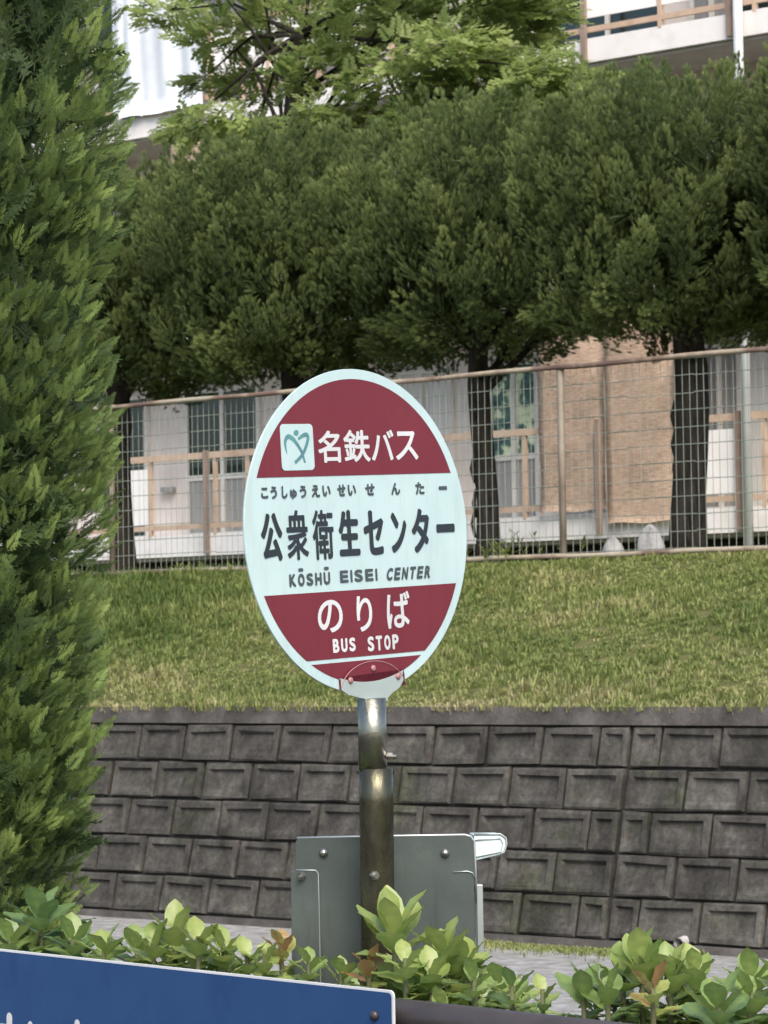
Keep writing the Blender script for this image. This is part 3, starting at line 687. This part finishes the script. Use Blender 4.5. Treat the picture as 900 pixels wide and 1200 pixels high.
ngon_plate(clean(segment(-.7725, -.362)), .0004, .0007, 'red_band', M['sign_red'], plate)
ngon_plate(clean(segment(-.938, -.797)), .0004, .0007, 'red_band', M['sign_red'], plate)
# lettering
def glyphs(items, name, m, parent, d, place, bold=.012):
    """items: (text, x0, x1, y0, y1, shear) in the plane's units; each string becomes a flat mesh fitted to its box"""
    V, F = [], []
    for (txt, x0, x1, y0, y1, sh) in items:
        cu = bpy.data.curves.new('t', 'FONT'); cu.body = txt; cu.size = 1; cu.resolution_u = 6
        ob = bpy.data.objects.new('t', cu); COL.objects.link(ob); bpy.context.view_layer.update()
        me = bpy.data.meshes.new_from_object(ob.evaluated_get(bpy.context.evaluated_depsgraph_get()))
        n = len(me.vertices); P = np.zeros(n * 3); me.vertices.foreach_get('co', P); P = P.reshape(-1, 3)
        lo, hi = P.min(0), P.max(0); k = len(V)
        fx = (P[:, 0] - lo[0]) / (hi[0] - lo[0]); fy = (P[:, 1] - lo[1]) / max(1e-6, hi[1] - lo[1])
        polys = [tuple(p.vertices) for p in me.polygons]; e = bold * .5
        X0, X1, Y0, Y1 = x0 + e, x1 - e, y0 + (e if y1 - y0 > .03 else 0), y1 - (e if y1 - y0 > .03 else 0)
        ring = [(0, 0)] + [(e * math.cos(q * math.pi / 4), e * math.sin(q * math.pi / 4)) for q in range(8)]
        for r_, (ox, oy) in enumerate(ring):                # heavier strokes: the glyph laid over itself, each a hair further out
            k = len(V)
            for a, b in zip(fx, fy): y = Y0 + (Y1 - Y0) * b + oy; V.append(place(X0 + (X1 - X0) * a + ox + sh * (y - y0), y, d + r_ * 2e-5))
            F += [tuple(k + i for i in p) for p in polys]
        bpy.data.objects.remove(ob); bpy.data.curves.remove(cu); bpy.data.meshes.remove(me)
    return make(name, np.array(V), F, m, parent)
LT = lambda items, name, m, bold: glyphs(items, name, m, plate, .0012, SP, bold)
LT([('名', -.335, -.137, .424, .620, 0), ('鉄', -.108, .130, .424, .624, 0), ('バ', .141, .350, .430, .622, 0), ('ス', .363, .573, .430, .612, 0)], 'operator_lettering', M['letter_white'], .009)
LT([('こ', -.845, -.785, .218, .284, 0), ('う', -.765, -.710, .214, .290, 0), ('し', -.670, -.620, .214, .290, 0), ('ゅ', -.600, -.540, .210, .270, 0), ('う', -.515, -.458, .214, .290, 0), ('え', -.412, -.340, .216, .292, 0), ('い', -.318, -.245, .218, .286, 0),
    ('せ', -.186, -.112, .216, .290, 0), ('い', -.092, -.018, .218, .286, 0), ('せ', .064, .151, .216, .290, 0), ('ん', .301, .385, .214, .290, 0), ('た', .528, .612, .212, .290, 0), ('ー', .750, .828, .240, .256, 0)], 'reading_lettering', M['letter_grey'], .008)
LT([('衆', -.648, -.463, -.158, .142, 0), ('衛', -.424, -.238, -.165, .138, 0)], 'stop_name_lettering', M['letter_black'], .010)
LT([('公', -.866, -.683, -.160, .132, 0), ('生', -.194, -.008, -.151, .131, 0), ('セ', .030, .212, -.154, .123, 0), ('ン', .278, .424, -.148, .106, 0), ('タ', .470, .640, -.156, .124, 0), ('ー', .705, .880, -.036, .020, 0)], 'stop_name_lettering', M['letter_black'], .020)
def latin(txt, x0, x1, y0, y1, sh=0, gap=.0):
    """evenly spaced capitals"""
    wd_ = {' ': .55, 'I': .35}; tot = sum(wd_.get(c, 1) for c in txt); x = x0; out = []; u1 = (x1 - x0) / tot
    for c in txt:
        w = wd_.get(c, 1) * u1
        if c != ' ':
            if c in 'ŌŪ': out.append(('—', x + .22 * u1, x + w - .22 * u1, y1 + .018, y1 + .028, sh)); c = 'O' if c == 'Ō' else 'U'
            yy = y1; pad = .14 * u1 if c != 'I' else .10 * u1
            out.append((c, x + pad * .8, x + w - pad * .8, y0, yy, sh))
        x += w
    return out
LT(latin('KŌSHŪ', -.655, -.283, -.318, -.242) + latin('EISEI', -.215, .140, -.313, -.238), 'romanised_lettering', M['letter_grey'], .009)
LT(latin('CENTER', .200, .625, -.318, -.240, .25), 'romanised_lettering', M['letter_grey'], .009)
LT([('の', -.420, -.200, -.612, -.412, 0), ('り', -.075, .065, -.622, -.402, 0), ('ば', .198, .414, -.618, -.390, 0)], 'boarding_lettering', M['letter_white'], .009)
LT(latin('BUS', -.310, -.092, -.737, -.652) + latin('STOP', .0, .300, -.747, -.655), 'boarding_lettering', M['letter_white'], .010)
# emblem on a pale square
def rrect(x0, x1, y0, y1, r, n=6):
    o = []
    for cx, cy, a in ((x1 - r, y1 - r, 0), (x0 + r, y1 - r, 90), (x0 + r, y0 + r, 180), (x1 - r, y0 + r, 270)):
        for i in range(n + 1): t = math.radians(a + 90 * i / n); o.append((cx + r * math.cos(t), cy + r * math.sin(t)))
    return o
LX0, LX1, LY0, LY1 = -.655, -.372, .382, .662
ngon_plate(rrect(LX0, LX1, LY0, LY1, .028), .0009, .0011, 'emblem_panel', M['sign_white'], plate)
def smooth_path(p, n=40):
    p = np.array(p, float); t = np.arange(len(p)); tt = np.linspace(0, len(p) - 1, n); out = np.zeros((n, p.shape[1]))
    for i, x in enumerate(tt):
        k = min(int(x), len(p) - 2); u = x - k; p0, p1, p2, p3 = p[max(k - 1, 0)], p[k], p[k + 1], p[min(k + 2, len(p) - 1)]
        out[i] = .5 * (2 * p1 + (p2 - p0) * u + (2 * p0 - 5 * p1 + 4 * p2 - p3) * u * u + (3 * p1 - p0 - 3 * p2 + p3) * u ** 3)
    return out
def ribbon(path, d):
    q = smooth_path([((x - 110 - (y - 100) * .045) / 575, (y - 100) / 828, w / 2 / 640) for x, y, w in path]); V = []; F = []
    X = LX0 + q[:, 0] * (LX1 - LX0); Y = LY1 - q[:, 1] * (LY1 - LY0); dx, dy = np.gradient(X), np.gradient(Y); L = np.hypot(dx, dy); w = q[:, 2] * (LX1 - LX0)
    for i in range(len(X)): V += [SP(X[i] - dy[i] / L[i] * w[i], Y[i] + dx[i] / L[i] * w[i], d), SP(X[i] + dy[i] / L[i] * w[i], Y[i] - dx[i] / L[i] * w[i], d)]
    for i in range(len(X) - 1): F.append((2 * i, 2 * i + 1, 2 * i + 3, 2 * i + 2))
    return V, F
V, F = [], []
for j, path in enumerate([[(232, 630, 12), (205, 500, 38), (205, 390, 52), (255, 325, 66), (335, 365, 62), (425, 485, 50), (495, 620, 44), (545, 795, 34)],
             [(425, 372, 30), (500, 312, 48), (570, 290, 58), (602, 345, 52), (575, 470, 50), (525, 600, 50), (460, 700, 48), (368, 790, 44)],
             [(388, 210, 40), (390, 230, 84), (390, 255, 92), (391, 280, 84), (392, 302, 36)]]):
    v, f = ribbon(path, .0015 + j * .0003); k = len(V); V += v; F += [tuple(k + i for i in q) for q in f]
make('emblem_strokes', np.array(V), F, M['logo_teal'], plate)
# foot bracket in front of the disc
def arcpts(cx, cy, rx, ry, a0, a1, n): return [(cx + rx * math.cos(math.radians(a0 + (a1 - a0) * i / n)), cy + ry * math.sin(math.radians(a0 + (a1 - a0) * i / n))) for i in range(n + 1)]
arc = arcpts(.028, -1.0, .298, .192, 168, 12, 40)
low = [(.93 * math.cos(math.radians(a)), .93 * math.sin(math.radians(a))) for a in np.linspace(289.5, 253.5, 30)]
ngon_plate(clean(arc + [(.31, -.90)] + low + [(-.262, -.90)]), .0015, .0045, 'foot_bracket', M['sign_red'], stop, .0006)
lower = low[::-1] + [(.30, -.905), (.305, -.945), (.27, -.985), (.20, -1.015), (.152, -1.045), (.150, -1.062), (.002, -1.062), (-.004, -1.045), (-.10, -1.025), (-.20, -1.0), (-.262, -.965), (-.262, -.905)]
ngon_plate(clean(lower), .0012, .0046, 'foot_bracket', M['bracket'], stop, .0006)
for (x, y) in ((-.177, -.912), (.032, -.852), (.253, -.915)):
    MB().tube([SP(x, y, .0046), SP(x, y, .0070), SP(x, y, .0084)], [.0062, .0058, .003], 14).build('bolt', M['bolt_pink'], stop, True)
MB().tube([SP(x, y, .0046) for x, y in arc], .0009, 6).build('bracket_highlight', M['bolt_pink'], stop, True)  # pink tube paints the highlight along the bracket's arc
# pole
def on_axis(py, px): return at_plane(px, py, float(foot @ _n), _n)
def axis(px, py, off=0): return at_depth(px, py, 5.497 + off)
p_top = axis(435.6, 818); p_mid = axis(436.9, 902); p_low = axis(440.7, 900); p_bot = axis(443.5, 1160)
k_ = 5.497 / FPX
sl_ = MB(); sl_.tube([p_top, p_mid], 16.8 * k_, 28, True); sl_.build('sleeve', M['galv'], stop, True)
dn = unit(p_bot - p_low); up_ = p_low
sl_ = MB(); sl_.tube([up_, up_ + dn * .06, up_ + dn * ((.3 - up_[2]) / dn[2])], [19.6 * k_, 20 * k_, 20 * k_], 32); sl_.build('pole', M['galv_old'], stop, True)
tow = -_F
def bolt(px, py, dep, d, r, L, parent, nut=True):
    p = at_depth(px, py, dep); b = MB(); b.tube([p, p + d * L], r * .62, 10)
    if nut: b.tube([p + d * L * .25, p + d * L * .72], r, 6)
    b.build('bolt', M['bolt'], parent, False)
rt = _R
bolt(450, 886, 5.495, unit(_R * .9 - _F * .35), .0075, .026, stop)
bolt(436, 1025, 5.477, unit(-_F * .8 + _R * .35), .0085, .022, stop)
# board clamped behind the pole: seen from its plain metal back
X_ = unit(_R * .985 + _F * .10); Y_ = unit(np.cross(X_, Z) * -1); Y_ = -Y_ if Y_ @ _F < 0 else Y_
bdep = 5.60; kb = bdep / FPX
def BP(px, py, d=0): return at_depth(450, 1000, bdep) + X_ * (px - 450) * kb + Z * (1000 - py) * kb + Y_ * d
def plate2(pts, d0, d1, name, m, parent, bevel=0.0006):
    n = len(pts); V = [BP(x, y, d0) for x, y in pts] + [BP(x, y, d1) for x, y in pts]
    F = [tuple(reversed(range(n))), tuple(range(n, 2 * n))] + [(i, (i + 1) % n, n + (i + 1) % n, n + i) for i in range(n)]
    return make(name, np.array(V), F, m, parent, bevel=bevel)
pl = plate2(rrect(346, 556, 980, 1330, 9), 0, .004, 'notice_board', M['board'], stop)
fr = MB()
def edge(pts, r, mbb, d):
    mbb.tube([BP(x, y, d) for x, y in pts], r, 6)
edge([(348, 981), (450, 980), (546, 979.5), (553, 981.5), (557, 987), (558, 1020), (559, 1060)], .0026, fr, .002); fr.build('edge_trim', M['board_edge'], pl, True)
plate2([(340, 1019), (369, 1018), (372, 1021), (372, 1320), (340, 1320)], -.006, -.0025, 'fold_strip', M['board'], pl)
fr = MB(); edge([(346, 1018), (369, 1018.5), (372, 1022), (372.6, 1060), (373, 1150), (373, 1300)], .0014, fr, -.006); edge([(531, 1023), (548, 1022), (554, 1024), (557, 1030)], .0014, fr, -.001); fr.build('edge_trim', M['board_edge'], pl, True)
fr = MB(); fr.obox(BP(562.5, 1190, .012), X_, Y_, Z, 3.6 * kb, .014, 152 * kb); fr.build('side_channel', M['board_edge'], pl, bevel=.001)
# rain hood on the reader's side: a clear moulded cover that sticks out beyond the edge
hd = MB(); c = [(557, 979.5), (588, 979.5), (594, 984), (595, 991), (592, 1000), (585, 1004), (558, 1010)]
n = len(c); hv = [BP(x, y, .004) for x, y in c] + [BP(x, y, .07) for x, y in c]
make('rain_hood', np.array(hv), [tuple(reversed(range(n))), tuple(range(n, 2 * n))] + [(i, (i + 1) % n, n + (i + 1) % n, n + i) for i in range(n)], M['acrylic'], pl, bevel=.002)
fr = MB(); edge([(557, 979), (588, 979), (594.5, 983.5), (595.5, 991), (592.5, 1000.5), (585.5, 1004.5)], .0022, fr, .003); edge([(556, 986), (588, 984), (591, 990), (588, 1000), (558, 1006)], .0012, fr, .002); fr.build('edge_trim', M['board_edge'], pl, True)
for (x, y) in ((379, 998.5), (522, 1000.5)):
    b = MB(); p = BP(x, y, 0); b.tube([p, p - Y_ * .006, p - Y_ * .010], [.0085, .008, .003], 12); b.build('bolt', M['bolt'], pl, True)
b = MB(); p = BP(354, 1024, -.006); q = unit(-Y_ - X_ * .6 - Z * .3); b.tube([p, p + q * .02], .004, 8); b.tube([p + q * .002, p + q * .009], .0085, 6); b.build('bolt', M['bolt'], pl)
fr = MB(); cl = axis(441, 1030); fr.obox(cl + Y_ * .045, X_, Y_, Z, .026, .012, .02); fr.build('clamp', M['galv'], stop, bevel=.002)

# ------------------------------------------------------------------ guard rail and blue board
P0 = at_depth(461, 1187, 4.98); tR = float(P0 @ NR); sR = float(P0 @ UR)
def RP(s, d, z): return s * UR + (tR + d) * NR + z * Z
rl = empty('guard_rail', RP(sR, 0, .25), 'dark brown pipe guard rail in front of the shrubs', 'guard rail')
zr = P0[2]
_p = at_plane(754, 1214, tR, NR); s_b = float(_p @ UR); slope = (_p[2] - zr) / (s_b - sR)
b = MB(); b.tube([RP(sR - 2.5, .0, zr - .003), RP(sR + 2.5, .0, zr - .003)], .0285, 20); b.build('top_pipe', M['rail_brown'], rl, True)
b = MB(); b.tube([RP(sR - 2.5, .0, zr - .38), RP(sR + 2.5, .0, zr - .38)], .024, 16); b.build('lower_pipe', M['rail_brown'], rl, True)
for s in (sR - 1.9, sR + 1.3):
    MB().tube([RP(s, 0, .25), RP(s, 0, zr)], .032, 16).build('post', M['rail_brown'], rl, True)
# blue board, tied to the rail
pa = at_plane(461, 1161, tR - .05, NR); pb_ = at_plane(-60, 1111.5, tR - .05, NR)
s1 = float(pa @ UR); s0 = float(pb_ @ UR) - .5; zt = pa[2]; zl = zt
sg = empty('blue_board', RP(s0, -.05, zt - .5), 'blue board with thin white edge and white lettering beside the shrubs', 'sign')
def QP(s, z, d=0): return RP(s, -.05 - d, z)
def qplate(pts, d0, d1, name, m, parent, bevel=0):
    n = len(pts); V = [QP(x, y, d1) for x, y in pts] + [QP(x, y, d0) for x, y in pts]
    F = [tuple(range(n)), tuple(reversed(range(n, 2 * n)))] + [((i + 1) % n, i, n + i, n + (i + 1) % n) for i in range(n)]
    return make(name, np.array(V), F, m, parent, bevel=bevel)
bp = qplate(rrect(s0, s1, zt - .50, zt, .010), -.004, 0, 'panel', M['letter_white'], sg, .0006)
qplate(rrect(s0 + .004, s1 - .0045, zt - .496, zt - .0042, .008), .0003, .0006, 'blue_face', M['blue'], bp)
def q_at(px, py): p = at_plane(px, py, tR - .05, NR); return float(p @ UR), float(p[2])
V = []
lm = MB()
for (x, y, w) in ((11.5, 1186.5, 4.2), (36, 1196.5, 3.6), (91, 1194.5, 3.8)):
    s, z = q_at(x, y); hw = w * 5.2 / FPX / .69; n = 10
    pts = [(s + hw * math.cos(math.pi * i / n), z - hw + hw * math.sin(math.pi * i / n)) for i in range(n + 1)] + [(s - hw, z - .07), (s + hw, z - .07)]
    k = len(lm.v); lm.v += [QP(a_, c_, .0012) for a_, c_ in pts]; lm.t += [.5] * len(pts); lm.f.append(tuple(range(k, k + len(pts))))
for (x0, x1, y) in ((1, 10, 1199), (12, 20, 1206), (28, 44, 1206), (80, 102, 1208)):
    a_, z = q_at(x0, y); c_, z2 = q_at(x1, y); lm.quad(QP(a_, z - .012, .0014), QP(c_, z - .012, .0014), QP(c_, z, .0014), QP(a_, z, .0014))
lm.build('lettering', M['letter_white'], bp)
s, z = q_at(440, 1190); p = QP(s, z, 0); b = MB(); b.tube([p, p - NR * .006, p - NR * .009], [.009, .008, .003], 14); b.build('bolt', M['rail_brown'], bp, True)

# ------------------------------------------------------------------ shrubs between rail and bus stop
def leaf_mesh(g, n_l, R, up, L, W_, base_t, acc, droop=.35):
    """a rosette of broad cupped leaves"""
    V, F, T = acc
    for i in range(n_l):
        q = i / max(1, n_l - 1); a = i * 2.399 + g.uniform(-.25, .25); el = up[0] + (up[1] - up[0]) * q + g.normal(0, .1)
        h = np.array([math.cos(a), math.sin(a), 0]); d = unit(h * math.cos(el) + Z * math.sin(el)); side = np.array([-math.sin(a), math.cos(a), 0]); nrm = np.cross(d, side)
        if nrm[2] < 0: nrm = -nrm
        ll = L * g.uniform(.75, 1.1) * (1 - .3 * q); ww = W_ * g.uniform(.85, 1.15) * (1 - .2 * q); dr = droop * g.uniform(.2, 1.2); tw = g.normal(0, .15)
        p0 = R[0] + Z * .012 * i / n_l * 4 - Z * .02 + h * .004; k = len(V); NS = 7; bt = base_t + .05 + g.normal(0, .08) + q * .10; bt = bt if base_t > .82 else min(bt, .74)
        for j in range(NS + 1):
            u = j / NS; wf = (math.sin(min(1, u ** .75) * math.pi * .96 + .05) ** .85) * (0.45 + .75 * u) if 0 < j < NS else (.10 if j == 0 else .06)
            c = p0 + d * (ll * u) - nrm * (dr * ll * u * u * .5); tws = side * math.cos(tw * u) + nrm * math.sin(tw * u); cup = .16
            for e in (-1, -.5, 0, .5, 1):
                V.append(c + tws * (ww * wf * e) + nrm * (ww * wf * (abs(e) ** 1.4) * cup + .0018 * math.sin(j * 2.2 + e * 3) )); T.append(bt + (.09 if e == 0 else 0) - .05 * abs(e) + (.035 if j % 2 else -.035) + g.normal(0, .03))
        for j in range(NS):
            for e in range(4): a0 = k + j * 5 + e; F.append((a0, a0 + 1, a0 + 6, a0 + 5))
def shrub(px, label, ros, seed):
    """ros: list of (px, py, leaves, leaf length in photo pixels, tint, lift)"""
    g = np.random.default_rng(seed); sh = []
    d0 = None; acc = ([], [], []); st = MB(); first = None
    for (x, y, nl, Lp, tn, lift, off) in ros:
        P = at_plane(x, y, tR + off, NR); k = float((P - EYE) @ _F) / FPX
        if first is None: first = P
        foot_ = np.array([first[0], first[1], .29]) + NR * .03
        P = P - Z * Lp * k * .35
        st.tube([foot_ + (P - foot_) * 0, foot_ + (P - foot_) * .5 + UR * g.normal(0, .03), P - Z * .05, P + Z * .03], [.007, .006, .005, .004], 7)
        leaf_mesh(g, nl, (P,), (.12 + lift, 1.15 + lift * .3), Lp * k * 1.2, Lp * k * .40, tn, acc)
        leaf_mesh(g, max(4, nl // 2), (P - Z * .045,), (-.1, .35), Lp * k * 1.2, Lp * k * .40, tn - .1, acc)
        if nl > 6:
            for q_ in range(6):
                P2 = P + UR * g.uniform(-.10, .10) + NR * g.uniform(.0, .12) - Z * g.uniform(.045, .16)
                st.tube([foot_, P2], [.008, .004], 6); leaf_mesh(g, 8, (P2,), (.1, 1.0), Lp * k, Lp * k * .35, tn - .06, acc)
    r = empty('evergreen_shrub', (first[0], first[1], .29), label, 'shrub', 'shrubs behind the guard rail')
    make('leaves', np.array(acc[0]), np.array(acc[1]), M['shrubleaf'], r, True, np.array(acc[2])); st.build('stem', M['stem'], r, True)
shrub(45, 'shrub with blue green rosette against the cypress foliage', [(48, 1068, 9, 50, .20, .25, .22), (12, 1098, 8, 45, .45, .1, .14), (85, 1100, 8, 42, .40, .1, .2)], 1)
shrub(120, 'low pale green shrub above the left stretch of the blue board', [(122, 1108, 9, 44, .55, .05, .15), (160, 1108, 8, 46, .5, .2, .2)], 2)
shrub(225, 'shrub with two upright round yellow green leaves before the pavement', [(205, 1092, 7, 48, .62, .5, .18), (232, 1100, 7, 46, .58, .3, .12), (180, 1105, 7, 42, .58, .2, .14)], 3)
shrub(275, 'small pale leaved shrub before the pavement and the board strip', [(262, 1110, 8, 42, .62, .2, .16), (290, 1125, 7, 36, .5, .1, .12)], 4)
shrub(335, 'small shrub with reddish bronze new leaves before the metal board', [(330, 1110, 8, 36, .88, .35, .2), (310, 1125, 7, 34, .8, .1, .14)], 5)
shrub(380, 'low green shrub at the foot of the metal board', [(362, 1130, 8, 36, .48, .1, .15), (400, 1142, 8, 36, .6, 0, .10)], 6)
shrub(465, 'tallest bright shrub standing right against the pole', [(462, 1084, 10, 66, .60, .55, .14), (432, 1130, 6, 36, .84, .1, .10), (475, 1128, 7, 44, .55, 0, .08)], 7)
shrub(525, 'broad bright shrub in front of the right half of the metal board', [(520, 1112, 9, 50, .58, .25, .20), (545, 1124, 8, 44, .6, .2, .24), (505, 1140, 7, 44, .55, .1, .12)], 8)
shrub(560, 'low blue green shrub just right of the metal board', [(556, 1150, 8, 38, .42, .1, .12), (600, 1158, 8, 38, .46, .1, .16), (636, 1170, 7, 30, .5, 0, .14)], 9)
shrub(695, 'shrub with a pair of upright pointed leaves over the brown rail', [(684, 1155, 5, 46, .34, .6, .12), (712, 1160, 6, 44, .38, .4, .12)], 10)
shrub(765, 'tall yellow green shrub overlapping the foot of the block wall', [(752, 1128, 9, 54, .55, .55, .2), (785, 1140, 9, 52, .50, .3, .22), (730, 1140, 7, 50, .4, .1, .2), (765, 1158, 6, 40, .84, .1, .14)], 11)
shrub(850, 'shrub with broad pale leaves second from the right end of the row', [(815, 1140, 8, 44, .58, .4, .26), (842, 1172, 9, 60, .30, .2, .06), (880, 1146, 8, 46, .5, .2, .26), (880, 1165, 8, 50, .45, .1, .16)], 12)
shrub(930, 'rightmost shrub cut by the right edge of the photo', [(925, 1140, 9, 55, .5, .2, .2)], 13)
